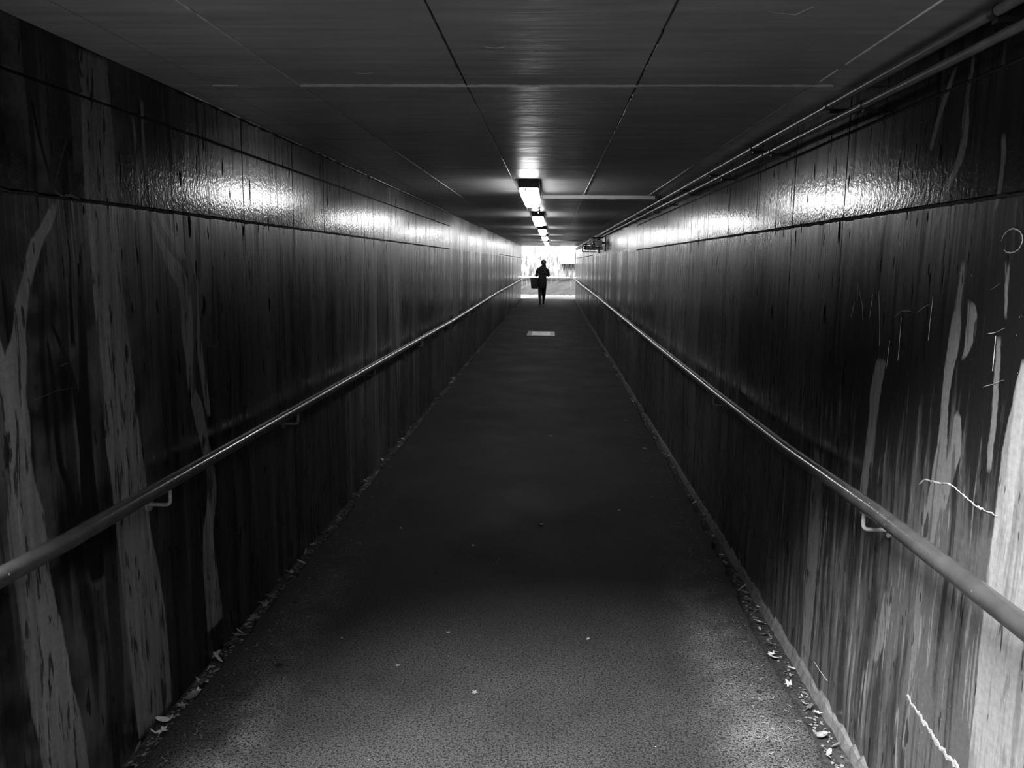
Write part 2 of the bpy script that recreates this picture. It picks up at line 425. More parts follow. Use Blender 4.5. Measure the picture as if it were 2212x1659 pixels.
# walls: backing slab, cast panels in front of it
bm = bmesh.new(); box(bm, (WL-.32, 1.62, -.3), (WL-.010, YE, 2.75)); wall_l = struct(put('wall_left', bm, M_joint))
bm = bmesh.new(); box(bm, (WR+.010, -2.2, -.3), (WR+.32, YE, 2.75)); wall_r = struct(put('wall_right', bm, M_joint))
def wpanel(x0, n, y0, y1, z0, z1a, z1b, m, parent, dy=.0025, dz=.003, rec=0.0, ch=.002):
    """one cast panel; z1a/z1b top height at y0/y1; gap dy at the sides, dz above and below"""
    bm = bmesh.new(); f = x0 - n*rec; b = x0 - n*.012
    y0 += dy; y1 -= dy; z0 += dz; z1a -= dz; z1b -= dz
    def ring(x, i):
        return [bm.verts.new(p) for p in ((x, y0+i, z0+i), (x, y1-i, z0+i), (x, y1-i, z1b-i), (x, y0+i, z1a-i))]
    A, B_, C_ = ring(b, 0), ring(f-n*ch, 0), ring(f, ch)
    for P, Q in ((A, B_), (B_, C_)):
        for k in range(4): bm.faces.new((P[k], P[(k+1) % 4], Q[(k+1) % 4], Q[k]))
    bm.faces.new(C_)
    return put('concrete_panel', bm, m, parent)
J1, J2 = 1.762, 2.060
YL = [1.62, 3.57, 4.26, 4.84, 5.51, 6.18, 6.83, 7.48, 8.13, 8.78, 9.45, 10.1, 10.78]
YR = [-2.2, .4, 2.99, 3.61, 4.25, 4.90, 5.54, 6.2, 6.85, 7.5, 8.15, 8.8, 9.45, 10.12]
for side, YS, x0, n, m, par in (('l', YL, WL, 1, M_wl, wall_l), ('r', YR, WR, -1, M_wr, wall_r)):
    for a, b in zip(YS, YS[1:]):
        wpanel(x0, n, a, b, -.05, J1, J1, m, par, .0012, .004, random.uniform(0, .0006), .0012)
        wpanel(x0, n, a, b, J1, J2, J2, m, par, .003, .005, random.uniform(0, .0012))
        wpanel(x0, n, a, b, J2, zc(a)+.006, zc(b)+.006, m, par, .003, .003, random.uniform(0, .0012))
    ye = YS[-1]
    for a, b in ((ye, 16.0), (16.0, 21.0)):
        wpanel(x0, n, a, b, -.05, zc(a)+.006, zc(b)+.006, m, par, .003, .005)
    for k in range(6):
        a, b = 21+2.5*k, 23.5+2.5*k
        wpanel(x0, n, a, b, -.05, 1.79, 1.79, m, par, .006, .008)
        wpanel(x0, n, a, b, 1.79, zc(a)+.006, zc(b)+.006, m, par, .006, .008)
    # ragged filler in the lower joint
    bm = bmesh.new(); prev = None
    yv = YS[0] if side == 'l' else 1.4
    while yv < ye:
        t = random.uniform(.004, .013)*(1.0 if yv > 2.6 else .5); cz = J1+random.uniform(-.003, .003)
        cur = [bm.verts.new((x0-n*.006, yv, cz-t-.004)), bm.verts.new((x0+n*random.uniform(.001, .004), yv, cz-t*.3)), bm.verts.new((x0+n*random.uniform(.0, .003), yv, cz+t*.5)), bm.verts.new((x0-n*.006, yv, cz+t))]
        if prev:
            for k in range(3): bm.faces.new((prev[k], cur[k], cur[k+1], prev[k+1]))
        prev = cur; yv += random.uniform(.015, .05)
    tag(put('joint_filler', bm, M_joint, par), kind='stuff')

# scratches and cracks laid bare in the paint of the right and left wall
SCR = [
([(2.241,1.0),(2.208,1.023),(2.14,1.033),(2.081,1.048),(2.04,1.046),(2.001,1.04),(1.935,1.031),(1.84,1.036)],.003),
([(2.204,.393),(2.065,.374),(1.97,.363),(1.901,.369),(1.86,.36)],.0095),([(2.965,.099),(2.894,.097),(2.812,.101)],.002),
([(2.822,1.477),(2.843,1.425)],.0009),([(2.784,1.518),(2.75,1.47),(2.735,1.421)],.0008),([(2.668,1.511),(2.681,1.435)],.0009),
([(2.624,1.524),(2.60,1.44),(2.583,1.353)],.0009),([(2.511,1.376),(2.519,1.287)],.001),([(2.442,1.451),(2.441,1.323)],.0016),
([(2.254,1.523),(2.258,1.46),(2.26,1.4)],.0013),([(2.489,1.448),(2.45,1.468),(2.423,1.472),(2.379,1.472)],.0008),([(2.341,1.472),(2.30,1.49),(2.269,1.499)],.0008),
([(1.97,1.443),(1.93,1.45),(1.891,1.464)],.0013),([(1.965,1.316),(1.92,1.33),(1.87,1.349)],.0013),([(1.967,1.548),(1.927,1.565)],.0008),
([(1.926,1.443),(1.925,1.361)],.0009),([(2.804,1.54),(2.8,1.484)],.0007)]
SCR.append(([(1.9+.042*math.cos(t*pi/8), 1.659+.027*math.sin(t*pi/8)) for t in range(15)], .0016))
def scratches(lst, x0, n, parent, m=M_scr, name='paint_scratch'):
    for pts, wd in lst:
        bm = bmesh.new(); prev = None; P = []
        for (a, b) in zip(pts, pts[1:]):
            k = max(2, int(math.dist(a, b)/.008))
            P += [(a[0]+(b[0]-a[0])*i/k, a[1]+(b[1]-a[1])*i/k) for i in range(k)]
        P.append(pts[-1])
        for i, p in enumerate(P):
            q, r_ = P[max(i-1, 0)], P[min(i+1, len(P)-1)]
            d = (Vector(r_)-Vector(q)).normalized(); nn = Vector((-d.y, d.x))
            e = min(1, i/3+.2, (len(P)-1-i)/3+.2)*wd*random.uniform(.45, 1.25)
            j = random.uniform(-.5, .5)*wd
            cur = [bm.verts.new((x0+n*h, p[0]+nn.x*(s*e+j), p[1]+nn.y*(s*e+j))) for s, h in ((-1, .0001), (0, .0011), (1, .0001))]
            if prev:
                for k in range(2): bm.faces.new((prev[k], cur[k], cur[k+1], prev[k+1]))
            prev = cur
        put(name, bm, m, parent)
scratches(SCR, WR, -1, wall_r)
scratches([([(2.024,1.226),(2.08,1.229),(2.141,1.236),(2.244,1.23)],.0007),([(3.12,1.295),(3.14,1.26),(3.177,1.249),(3.22,1.252),(3.263,1.282)],.0015),
           ([(2.16,1.30),(2.21,1.307)],.0016),([(2.16,1.775),(2.20,1.80),(2.27,1.93)],.0012),([(2.19,1.78),(2.23,1.765),(2.27,1.772),(2.32,1.763)],.004)], WL, 1, wall_l, M_mortar)
# mortar fillet at the foot of the right wall
def fillet(x0, n, y0, y1, h, wdt, name):
    bm = bmesh.new(); prev = None; yv = y0
    while yv < y1:
        hh = h*random.uniform(.55, 1.4)*(1.0 if yv < 4 else max(.45, 1-(yv-4)*.12)); ww = wdt*random.uniform(.8, 1.2)
        cur = [bm.verts.new((x0, yv, hh)), bm.verts.new((x0+n*ww*.45, yv, hh*.55)), bm.verts.new((x0+n*ww, yv, -.03)), bm.verts.new((x0, yv, -.03))]
        if prev:
            for k in range(3): bm.faces.new((prev[k], cur[k], cur[k+1], prev[k+1]))
        prev = cur; yv += random.uniform(.02, .05)*(1 if yv < 6 else 3)
    return struct(put(name, bm, M_mortar))
fillet(WR, -1, 1.0, YE, .030, .018, 'trim_1')

# ceiling: slab above, boards below it
bm = bmesh.new()
ys = [1.3, YE]
vs = []
for y in ys:
    for x, z in ((WL-.32, zc(y)+.008), (WR+.32, zc(y)+.008), (WR+.32, 2.95), (WL-.32, 2.95)): vs.append(bm.verts.new((x, y, z)))
for k in range(4): bm.faces.new((vs[k], vs[(k+1) % 4], vs[4+(k+1) % 4], vs[4+k]))
bm.faces.new(vs[:4][::-1]); bm.faces.new(vs[4:])
ceil_o = struct(put('ceiling', bm, M_joint))
XS = [WL, -1.19, -.883, -.304, .275, .865, WR]
YS = [1.3, 2.885, 5.47, 8.15, 10.85, 13.5, 16.2, 18.8, 21.5, 24.1, 26.8, 29.4, 32.1, 34.2, YE]
for i, (a, b) in enumerate(zip(YS, YS[1:])):
    for c, d in zip(XS, XS[1:]):
        bm = bmesh.new(); g_ = .0022; ch = .0015; r0 = random.uniform(0, .0012)
        x_0, x_1, y_0, y_1 = c+g_, d-g_, a+g_*1.6, b-g_*1.6
        def rg(h, i_): return [bm.verts.new((x, y, zc(y)+h+r0)) for x, y in ((x_0+i_, y_0+i_), (x_1-i_, y_0+i_), (x_1-i_, y_1-i_), (x_0+i_, y_1-i_))]
        A, B_, C_ = rg(.009, 0), rg(ch, 0), rg(0, ch)
        for P, Q in ((A, B_), (B_, C_)):
            for k in range(4): bm.faces.new((P[k], P[(k+1) % 4], Q[(k+1) % 4], Q[k]))
        bm.faces.new(C_)
        put('ceiling_board', bm, M_ceil, ceil_o)
# pale sealant squeezed out of some joints
def bead(p0, p1, wd, h, keep=1.0, m=M_seal):
    bm = bmesh.new(); p0, p1 = Vector(p0), Vector(p1); L = (p1-p0).length; k = int(L/.03); prev = None
    d = (p1-p0)/L; nn = Vector((-d.y, d.x))
    for i in range(k+1):
        if random.random() > keep: prev = None; continue
        p = p0+(p1-p0)*i/k; z = zc(p.y); e = wd*random.uniform(.4, 1.2)
        cur = [bm.verts.new((p.x+nn.x*e*s, p.y+nn.y*e*s, z+t)) for s, t in ((-1, .001), (-.3, -h), (.4, -h*.8), (1, .001))]
        if prev:
            for q in range(3): bm.faces.new((prev[q], cur[q], cur[q+1], prev[q+1]))
        prev = cur
    put('sealant_bead', bm, m, ceil_o)
bead((-1.19, 2.885), (-1.10, 2.885), .006, .003); bead((-.88, 2.885), (-.304, 2.885), .017, .005); bead((-.304, 2.885), (.275, 2.885), .017, .005); bead((.275, 2.885), (.93, 2.885), .018, .003)
bead((-.883, 1.5), (-.883, 2.88), .0028, .003); bead((.865, 1.5), (.865, 2.88), .0028, .003, .9)
bead((-.304, 3.2), (-.304, 5.4), .002, .003, .8); bead((.275, 3.2), (.275, 5.47), .0025, .003, .85); bead((.275, 5.5), (.275, 7.6), .005, .004, .93)
bead((-.883, 2.9), (-.883, 4.4), .0012, .002, .9); bead((-.883, 4.6), (-.883, 8.0), .004, .003, .9); bead((.865, 5.2), (.865, 7.6), .0035, .003, .95); bead((.865, 2.95), (.865, 4.4), .0012, .002, .8)
bead((-1.345, 3.0), (-1.345, 10.5), .006, .003, .85)
bead((-.304, 1.5), (-.304, 3.1), .004, .002, .9, M_joint); bead((.275, 1.5), (.275, 3.1), .004, .002, .9, M_joint)
for arc in ([(.501,2.053),(.53,2.07),(.572,2.081),(.595,2.017)], [(-.202,2.37),(-.187,2.382),(-.172,2.385),(-.155,2.382),(-.141,2.37)], [(-.651,2.669),(-.643,2.69),(-.633,2.7),(-.61,2.702),(-.587,2.695)]):
    bm = bmesh.new(); tube(bm, [(x, y, zc(y)) for x, y in arc], .0012, 5); put('paint_scratch', bm, M_scr, ceil_o)

# floor: dirt bed with the asphalt laid on it, ragged edges leave a gutter on both sides
bm = bmesh.new(); box(bm, (WL-.3, 1.0, -.3), (WR+.3, YE, -.022)); floor_bed = struct(put('floor', bm, M_dirt))
bm = bmesh.new(); prev = None; yv = 1.5; ex, ey = 0, 0
while yv < YE+.01:
    ex = ex*.75+random.uniform(-.007, .007); ey = ey*.75+random.uniform(-.009, .009)
    l = -1.288+ex if yv > 1.0 else -1.34
    r_ = (.925 if yv < 3.3 else .925+min(.045, (yv-3.3)*.03))+ey if yv > 1.0 else 1.02
    cur = [bm.verts.new(p) for p in ((l-.004, yv, -.03), (l, yv, -.006), (l+.012, yv, 0.0), (-.1, yv, .004), (r_-.012, yv, 0.0), (r_, yv, -.006), (r_+.004, yv, -.03))]
    if prev:
        for k in range(6): bm.faces.new((prev[k], prev[k+1], cur[k+1], cur[k]))
    prev = cur; yv += .035 if yv > 1.5 and yv < 9 else .15
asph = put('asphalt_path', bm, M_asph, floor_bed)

# outside at both ends
bm = bmesh.new(); box(bm, (-9, YE, -.3), (9, 42.0, 0.0)); g1 = struct(put('ground_far', bm, M_conc))
bm = bmesh.new(); box(bm, (-9, 40.0, 0.0), (9, 40.35, 3.4)); wf = struct(put('wall_far', bm, M_far))
bm = bmesh.new(); prev = None       # grit and weeds along the foot of the far wall
for i in range(160):
    x = -2.6+i*.033; h = random.uniform(.012, .05); cur = [bm.verts.new((x, 39.9+random.uniform(-.03, .02), 0)), bm.verts.new((x, 39.97, h)), bm.verts.new((x, 40.0, h*.6))]
    if prev:
        for k in range(2): bm.faces.new((prev[k], cur[k], cur[k+1], prev[k+1]))
    prev = cur
tag(put('grit', bm, M_conc, g1), kind='stuff')
bm = bmesh.new(); box(bm, (-8, -2.6, -.3), (WL, 1.62, -.004)); box(bm, (WL, -2.2, -.3), (WR, 1.0, -.05)); struct(put('ground_near', bm, M_grey))
bm = bmesh.new(); box(bm, (-8, -2.6, 0), (WR+.01, -2.2, 4.4)); struct(put('sky_block_wall', bm, M_grey))  # unseen wall behind the camera, added tall and close to cut low sky
bm = bmesh.new(); box(bm, (WL, -2.2, -.05), (WR, 1.55, .002)); struct(put('bounce_slab', bm, M_conc2))  # unseen pale slab, added to bounce daylight onto the near ceiling
bm = bmesh.new(); box(bm, (-8, 1.62, -.3), (WL-.32, 1.92, 3.4)); struct(put('wall_wing', bm, M_dark))

# ------------------------------------------------------------------ handrails
def handrail(name, x, pts, bys, wall, n, label, endx):
    root = empty(name, (x, pts[0][0], 0)); tag(root, label, 'handrail', 'handrails')
    bm = bmesh.new()
    P = [(0, y-pts[0][0], z) for y, z in pts]
    e = P[-1]; e = Vector(e)
    P = P[:-1] + corner(P[-2], e, e+Vector((endx, .25, 0)), .2) + [e+Vector((endx, .25, 0))]
    tube(bm, P, .0245, 16); put('rail', bm, M_rail, root, True)
    for by in bys:
        zr = pts[-1][1]
        for (a, b) in zip(pts, pts[1:]):
            if a[0] <= by <= b[0]: zr = a[1]+(b[1]-a[1])*(by-a[0])/(b[0]-a[0])
        y = by-pts[0][0]; wx = wall-x
        bm = bmesh.new(); lo = zr-.078
        tube(bm, [(0, y, zr-.02)]+corner((0, y, zr), (0, y, lo), (wx, y, lo), .018)+[(wx, y, lo)], .0062, 10)
        br = put('bracket', bm, M_brk, root, True)
        bm = bmesh.new(); tube(bm, [(wx-n*.0, y, lo-.0), (wx+n*.006, y, lo)], .024, 12); put('wall_plate', bm, M_brk, br)
    return root
handrail('handrail', .95, [(1.2, .893), (2.3, .895), (3.2, .872), (4.5, .867), (7.5, .872), (11.2, .882), (17.4, .899), (21.5, .902), (26.3, .893), (31.5, .915), (35.2, .91), (36.1, .90)],
         [2.40, 4.7, 6.9, 9.2, 11.5, 13.8, 16.1, 18.4, 20.7, 23.0, 25.3, 27.6, 29.9, 32.2, 34.5], WR, -1, 'grey round steel handrail running along the right wall', -.22)
handrail('handrail', -1.28, [(1.3, .866), (2.0, .850), (3.2, .850), (3.9, .850), (6.3, .846), (10.4, .835), (15, .86), (19.4, .885), (25, .88), (32.6, .893), (36.0, .885)],
         [2.60, 4.0, 5.8, 8.0, 10.3, 12.6, 14.9, 17.2, 19.5, 21.8, 24.1, 26.4, 28.7, 31.0, 33.3], WL, 1, 'dark round steel handrail running along the left wall', .10)
root = empty('handrail', (-3, 39.88, 0)); tag(root, 'pale horizontal handrail across the bright wall beyond the far exit', 'handrail', 'handrails')
bm = bmesh.new(); tube(bm, [(0, 0, .885), (3.86, 0, .885)], .026, 12); tube(bm, [(4.06, 0, .885), (7, 0, .885)], .026, 12); put('rail', bm, plain('white_rail_paint', .7, .4), root, True)
for k in range(6):
    bm = bmesh.new(); x = .45+k*1.15; tube(bm, [(x, 0, .87)]+corner((x, 0, .87), (x, 0, .80), (x, .12, .80), .02)+[(x, .12, .80)], .008, 8); put('bracket', bm, M_brk, root, True)

# ------------------------------------------------------------------ lamps
tops = ['nearest', 'second', 'third', 'fourth', 'fifth', 'sixth']
lab = ['nearest ceiling light, a long glowing wedge beside the cross conduit', 'second ceiling light from the camera, small and glowing on dark backplate',
       'third ceiling light from the camera, glowing in the row', 'fourth ceiling light from the camera, glowing close behind the third', 'fifth ceiling light from the camera, near the far exit', 'sixth and farthest ceiling light, glowing just above the far exit']
for i, (y0, x0) in enumerate(zip([6.2, 10.3, 14.7, 19.3, 24.8, 29.5], [-.186, -.19, -.19, -.19, -.19, -.19])):
    zt = zc(y0+1.3)
    root = empty('ceiling_light', (x0, y0, zc(y0))); tag(root, lab[i], 'lamp', 'ceiling lights down the middle of the passage')
    d0 = zc(y0)
    bm = bmesh.new(); box(bm, (-.078, -.03, -.062), (.078, 1.20, .006), .008); put('housing', bm, M_house, root)
    bm = bmesh.new()     # tapering ribbed diffuser
    rings = []
    for (yy_, s) in ((0, 0), (.012, 1), (1.158, 1), (1.17, 0)):
        hw, hb, zz = (.070, .055, -.128) if s else (.068, .050, -.118)
        rings.append([bm.verts.new((x, yy_, z)) for x, z in ((-hw, -.060), (-hw*.98, -.085), (-hb, zz+.006), (-hb*.6, zz), (hb*.6, zz), (hb, zz+.006), (hw*.98, -.085), (hw, -.060))])
    for a, b in zip(rings, rings[1:]):
        for k in range(7): bm.faces.new((a[k], a[k+1], b[k+1], b[k]))
        bm.faces.new((a[7], a[0], b[0], b[7]))
    bm.faces.new(rings[0]); bm.faces.new(rings[-1][::-1])
    put('diffuser', bm, M_lamp, root)
    for s in (-1, 1):
        bm = bmesh.new(); tube(bm, [(s*.018-.008, -.001, -.062), (s*.018-.008, -.003, -.066), (s*.018-.008, -.003, -.082), (s*.018-.008, -.001, -.086)], [.003, .005, .005, .003], 8); put('tube_cap', bm, M_cap, root)
    for s in (-1, 1):
        bm = bmesh.new(); box(bm, (s*.074-.004, .2, -.075), (s*.074+.004, .23, -.05), .001); put('clip', bm, M_black, root)

# ------------------------------------------------------------------ conduits
def conduit(x, z0, pts_y, r, label, clips):
    root = empty('conduit_pipe', (x, pts_y[0], z0)); tag(root, label, 'pipe', 'conduit pipes along the top of the right wall')
    bm = bmesh.new(); tube(bm, [(random.uniform(-.001, .001), y-pts_y[0], .0012*(y-pts_y[0])+random.uniform(-.0012, .0012)) for y in pts_y], r, 12); put('pipe', bm, M_pipe, root, True)
    for y in clips:
        bm = bmesh.new(); yy_ = y-pts_y[0]; zz = .0012*yy_
        tube(bm, [(0, yy_-.012, zz), (0, yy_+.012, zz)], r+.003, 12); box(bm, (0, yy_-.012, zz-r-.012), (WR-x, yy_+.012, zz-r+.001)); put('saddle', bm, M_black, root)
    for y in pts_y[3::5]:
        bm = bmesh.new(); tube(bm, [(0, y-pts_y[0]-.03, .0012*(y-pts_y[0])), (0, y-pts_y[0]+.03, .0012*(y-pts_y[0]))], r+.0025, 12); put('coupling', bm, M_pipe, root, True)
conduit(.972, 2.160, [1.3+.9*k for k in range(39)], .0125, 'upper conduit pipe along the top of the right wall, below the ceiling', [1.95+1.1*k for k in range(31)])
conduit(.985, 2.108, [1.3+.9*k for k in range(39)], .0115, 'lower conduit pipe along the top of the right wall, beneath the other', [2.75+1.1*k for k in range(30)])
root = empty('ceiling_trunking', (0, 7.66, zc(7.66))); tag(root, 'pale cable trunking crossing the ceiling behind the nearest lamp to the right wall', 'trunking')
bm = bmesh.new(); box(bm, (-.10, 0, -.03), (.93, .035, .006), .003); put('channel', bm, M_pale_pipe, root)
bm = bmesh.new(); box(bm, (.93, -.006, -.036), (.99, .045, .006), .003); put('junction_box', bm, M_black, root)
bm = bmesh.new(); box(bm, (.50, -.004, -.033), (.56, .039, .004), .002); put('joint_cover', bm, M_pale_pipe, root)
root = empty('ceiling_trunking', (0, 25.3, zc(25.3))); tag(root, 'pale cable trunking crossing the ceiling near the caged cameras', 'trunking')
bm = bmesh.new(); box(bm, (-.19, 0, -.03), (.95, .035, .006), .003); put('channel', bm, M_pale_pipe, root)
root = empty('ceiling_cable', (-.165, 7.5, zc(7.5))); tag(root, 'thin cable tube on the ceiling between the first and second lamps', 'cable')
bm = bmesh.new(); tube(bm, [(0, 0, -.012), (.0, 1.0, -.010), (-.005, 2.0, -.009), (-.02, 2.82, -.007)], .008, 10); put('tube', bm, M_pale_pipe, root, True)
for k in range(3):
    bm = bmesh.new(); y = .4+.9*k; box(bm, (-.014, y, -.024), (.014, y+.02, .004), .001); put('clip', bm, M_black, root)

# ------------------------------------------------------------------ caged cameras
def caged(x0, x1, y, z0, z1, dep, nx, nz, label, closed, cz):
    root = empty('caged_camera', (WR, y, z0)); tag(root, label, 'camera', 'caged cameras high on the right wall')
    X0, X1, H, D = x0-WR, x1-WR, z1-z0, dep
    bm = bmesh.new()      # frame with rounded outer corners
    r = .03
    for yy_ in (0, D):
        tube(bm, [(X1, yy_, H)]+corner((X1, yy_, H), (X0, yy_, H), (X0, yy_, 0), r)+corner((X0, yy_, H), (X0, yy_, 0), (X1, yy_, 0), r)+[(X1, yy_, 0)], .007, 8)
    for (a, b) in ((X0, H*.5), (X0+.03, H), (X0+.03, 0)): tube(bm, [(a, 0, b), (a, D, b)], .006, 6)
    put('cage_frame', bm, M_wire, root, True)
    bm = bmesh.new(); t = .0028
    for k in range(1, nx):
        x = X0+(X1-X0)*k/nx
        for yy_ in (0, D): tube(bm, [(x, yy_, 0), (x, yy_, H)], t, 5)
        for zz in (0, H): tube(bm, [(x, 0, zz), (x, D, zz)], t, 5)
    for k in range(1, nz):
        z = H*k/nz
        for yy_ in (0, D): tube(bm, [(X0, yy_, z), (X1, yy_, z)], t, 5)
        tube(bm, [(X0, 0, z), (X0, D, z)], t, 5)
    for k in range(1, 5): tube(bm, [(X0, D*k/5, 0), (X0, D*k/5, H)], t, 5)
    put('wire_mesh', bm, M_wire, root)
    bm = bmesh.new(); box(bm, (-.018, -.03, -.03), (0, D+.03, H+.01), .003); put('mounting_plate', bm, M_black, root)
    cx0 = X0+.035; cx1 = -.07; rr = .052
    bm = bmesh.new(); tube(bm, [(cx0+.035, D/2, cz), (cx1, D/2, cz)], rr, 20); b = put('camera_body', bm, M_camb, root, True)
    bm = bmesh.new(); tube(bm, [(cx0+.036, D/2, cz), (cx0+.008, D/2, cz), (cx0, D/2, cz)], [rr*.98, rr*.7, rr*.45], 20); put('lens', bm, M_lens, b, True)
    bm = bmesh.new(); tube(bm, [(cx1+.001, D/2, cz), (-.01, D/2, cz)], .02, 12); put('mount_arm', bm, M_black, root, True)
caged(.755, .985, 16.0, 1.862, 2.095, .30, 8, 9, 'nearer camera in a square wire cage high on the right wall', True, .125)
caged(.665, .985, 18.2, 1.842, 2.005, .24, 5, 2, 'farther camera in an open wire frame high on the right wall', False, .09)

# ------------------------------------------------------------------ board with dome, cover plate
root = empty('square_board', (.735, 39.80, 1.545)); tag(root, 'white square board with a round domed disc on the bright far wall', 'sign')
bm = bmesh.new(); box(bm, (-.36, -.03, 0), (.36, .03, .82), .02); put('board', bm, M_white, root)
bm = bmesh.new()
prev = None
for k in range(7):
    a = k/6*pi/2; rr = .175*math.cos(a); hh = .05*math.sin(a)
    if k == 6: rr = .003
    cur = [bm.verts.new((-.01+rr*math.cos(2*pi*q/32), -.03-hh, .40+rr*math.sin(2*pi*q/32))) for q in range(32)]
    if prev:
        for q in range(32): bm.faces.new((prev[q], prev[(q+1) % 32], cur[(q+1) % 32], cur[q]))
    prev = cur
bm.faces.new(prev); put('dome', bm, M_disc, root, True)
bm = bmesh.new()
for x in (-.2, .2): box(bm, (x-.02, .03, .1), (x+.02, .197, .14)); box(bm, (x-.02, .03, .7), (x+.02, .197, .74))
put('wall_bracket', bm, M_black, root)

root = empty('access_cover', (-.225, 18.35, 0)); tag(root, 'pale rectangular metal access cover set in the asphalt', 'cover')
bm = bmesh.new(); fr = ((-.31, -.58, .31, -.45), (-.31, .45, .31, .56), (-.31, -.45, -.215, .45), (.215, -.45, .31, .45))
for a, b, c, d in fr: box(bm, (a, b, -.02), (c, d, .007))
put('frame', bm, M_black, root)
bm = bmesh.new(); box(bm, (-.208, -.44, -.02), (.208, .44, .010), .003); put('plate', bm, M_cover, root)
for (x, y) in ((-.02, -.02), (.10, .0), (-.1, .28)):
    bm = bmesh.new(); box(bm, (x-.04, y-.015, .008), (x+.04, y+.015, .013), .002); put('lifting_key', bm, M_black, root)

# ------------------------------------------------------------------ the walking person
def skin(name, V, E, parent, m, sub=2):
    me = bpy.data.meshes.new(name); me.from_pydata([v[:3] for v in V], E, []); o = bpy.data.objects.new(name, me); col.objects.link(o)
    md = o.modifiers.new('skin', 'SKIN'); md.use_smooth_shade = True
    for i, v in enumerate(V):
        r = v[3]; o.data.skin_vertices[0].data[i].radius = r if isinstance(r, tuple) else (r, r)
    o.data.skin_vertices[0].data[0].use_root = True
    s = o.modifiers.new('sub', 'SUBSURF'); s.levels = s.render_levels = sub
    dg = bpy.context.evaluated_depsgraph_get(); dg.update()
    nm = bpy.data.meshes.new_from_object(o.evaluated_get(dg)); o.modifiers.clear(); o.data = nm
    nm.materials.clear(); nm.materials.append(m)
    for p in nm.polygons: p.use_smooth = True
    o.parent = parent
    return o
per = empty('person', (-.335, 31.25, 0)); tag(per, 'person walking away in dark coat and tights, hair tied back, bag on left arm', 'person')
C = -.03
V = [(C, 0, .90, (.13, .10)), (C, .01, 1.06, (.11, .085)), (C, .015, 1.22, (.125, .09)), (C, .0, 1.36, (.13, .075)), (C+.02, .0, 1.45, .046), (C+.03, .015, 1.50, .048),
     (C+.035, .025, 1.56, (.07, .085)), (C+.035, .03, 1.62, (.066, .08)),
     # left arm, forearm carried forward
     (C-.155, 0, 1.37, .05), (C-.21, -.02, 1.23, .042), (C-.232, -.02, 1.10, .036), (C-.215, .12, 1.09, .032), (C-.185, .24, 1.13, .024),
     # right arm
     (C+.165, 0, 1.36, .05), (C+.215, -.02, 1.22, .042), (C+.24, -.02, 1.085, .036), (C+.19, .12, 1.10, .032), (C+.13, .22, 1.15, .024),
     # left leg (behind), right leg (in front)
     (C-.085, .0, .82, .115), (C-.08, .02, .50, .082), (C-.08, -.06, .34, .078), (C-.076, -.15, .11, .045), (C-.075, -.19, .055, .034), (C-.078, -.06, .03, (.036, .025)),
     (C+.07, .02, .82, .115), (C+.066, .13, .50, .082), (C+.062, .17, .34, .078), (C+.052, .25, .14, .045), (C+.048, .22, .075, .034), (C+.046, .35, .035, (.036, .025))]
E_ = [(0,1),(1,2),(2,3),(3,4),(4,5),(5,6),(6,7),(3,8),(8,9),(9,10),(10,11),(11,12),(3,13),(13,14),(14,15),(15,16),(16,17),
      (0,18),(18,19),(19,20),(20,21),(21,22),(22,23),(0,24),(24,25),(25,26),(26,27),(27,28),(28,29)]
body = skin('body', V, E_, per, M_skin)
body.data.materials.append(M_tight)
for p in body.data.polygons:
    if p.center.z < .86: p.material_index = 1
# hands: palm and five curled fingers
for s, (wx, wy, wz), name in ((-1, (C-.185, .24, 1.13), 'hand'), (1, (C+.13, .22, 1.15), 'hand')):
    HV = [(wx, wy-.01, wz, .02), (wx-s*.005, wy+.045, wz+.008, (.036, .016)), (wx-s*.008, wy+.085, wz+.01, (.036, .013))]; HE = [(0, 1), (1, 2)]
    skin(name, HV, HE, per, M_skin, 1)
    for k, ln in enumerate((.030, .034, .032, .025)):
        bx_ = wx-s*.008+(k-1.5)*.017; by_ = wy+.08
        P = [(bx_, by_, wz+.01, .0085), (bx_, by_+ln, wz+.008, .008), (bx_, by_+ln+.012, wz-.016, .0075), (bx_, by_+ln-.008, wz-.034, .0065)]
        skin('finger', P, [(0, 1), (1, 2), (2, 3)], per, M_skin, 1)
    P = [(wx-s*.02, wy+.02, wz+.005, .011), (wx-s*.045, wy+.05, wz+.0, .0095), (wx-s*.045, wy+.08, wz-.014, .0085)]
    skin('thumb', P, [(0, 1), (1, 2)], per, M_skin, 1)
# face: nose, eyes, mouth, ears (turned away from the camera)
hx, hy, hz = C+.035, .03, 1.585
bm = bmesh.new(); tube(bm, [(hx, hy+.078, hz+.02), (hx, hy+.095, hz-.005), (hx, hy+.105, hz-.022), (hx, hy+.085, hz-.03)], [.006, .009, .012, .007], 10); put('nose', bm, M_skin, per, True)
for s in (-1, 1):
    bm = bmesh.new(); bmesh.ops.create_uvsphere(bm, u_segments=12, v_segments=8, radius=.011); put('eye', bm, M_white, per, True, (hx+s*.028, hy+.072, hz+.008))
    bm = bmesh.new(); bmesh.ops.create_uvsphere(bm, u_segments=12, v_segments=8, radius=.006); put('pupil', bm, M_lens, per, True, (hx+s*.028, hy+.080, hz+.008))
    bm = bmesh.new(); loft(bm, [(hx+s*.074, hy-.0, hz-.03, .006, .010), (hx+s*.080, hy-.004, hz-.005, .009, .018), (hx+s*.078, hy-.006, hz+.022, .007, .016), (hx+s*.074, hy, hz+.03, .003, .006)], 10); put('ear', bm, M_skin, per, True)
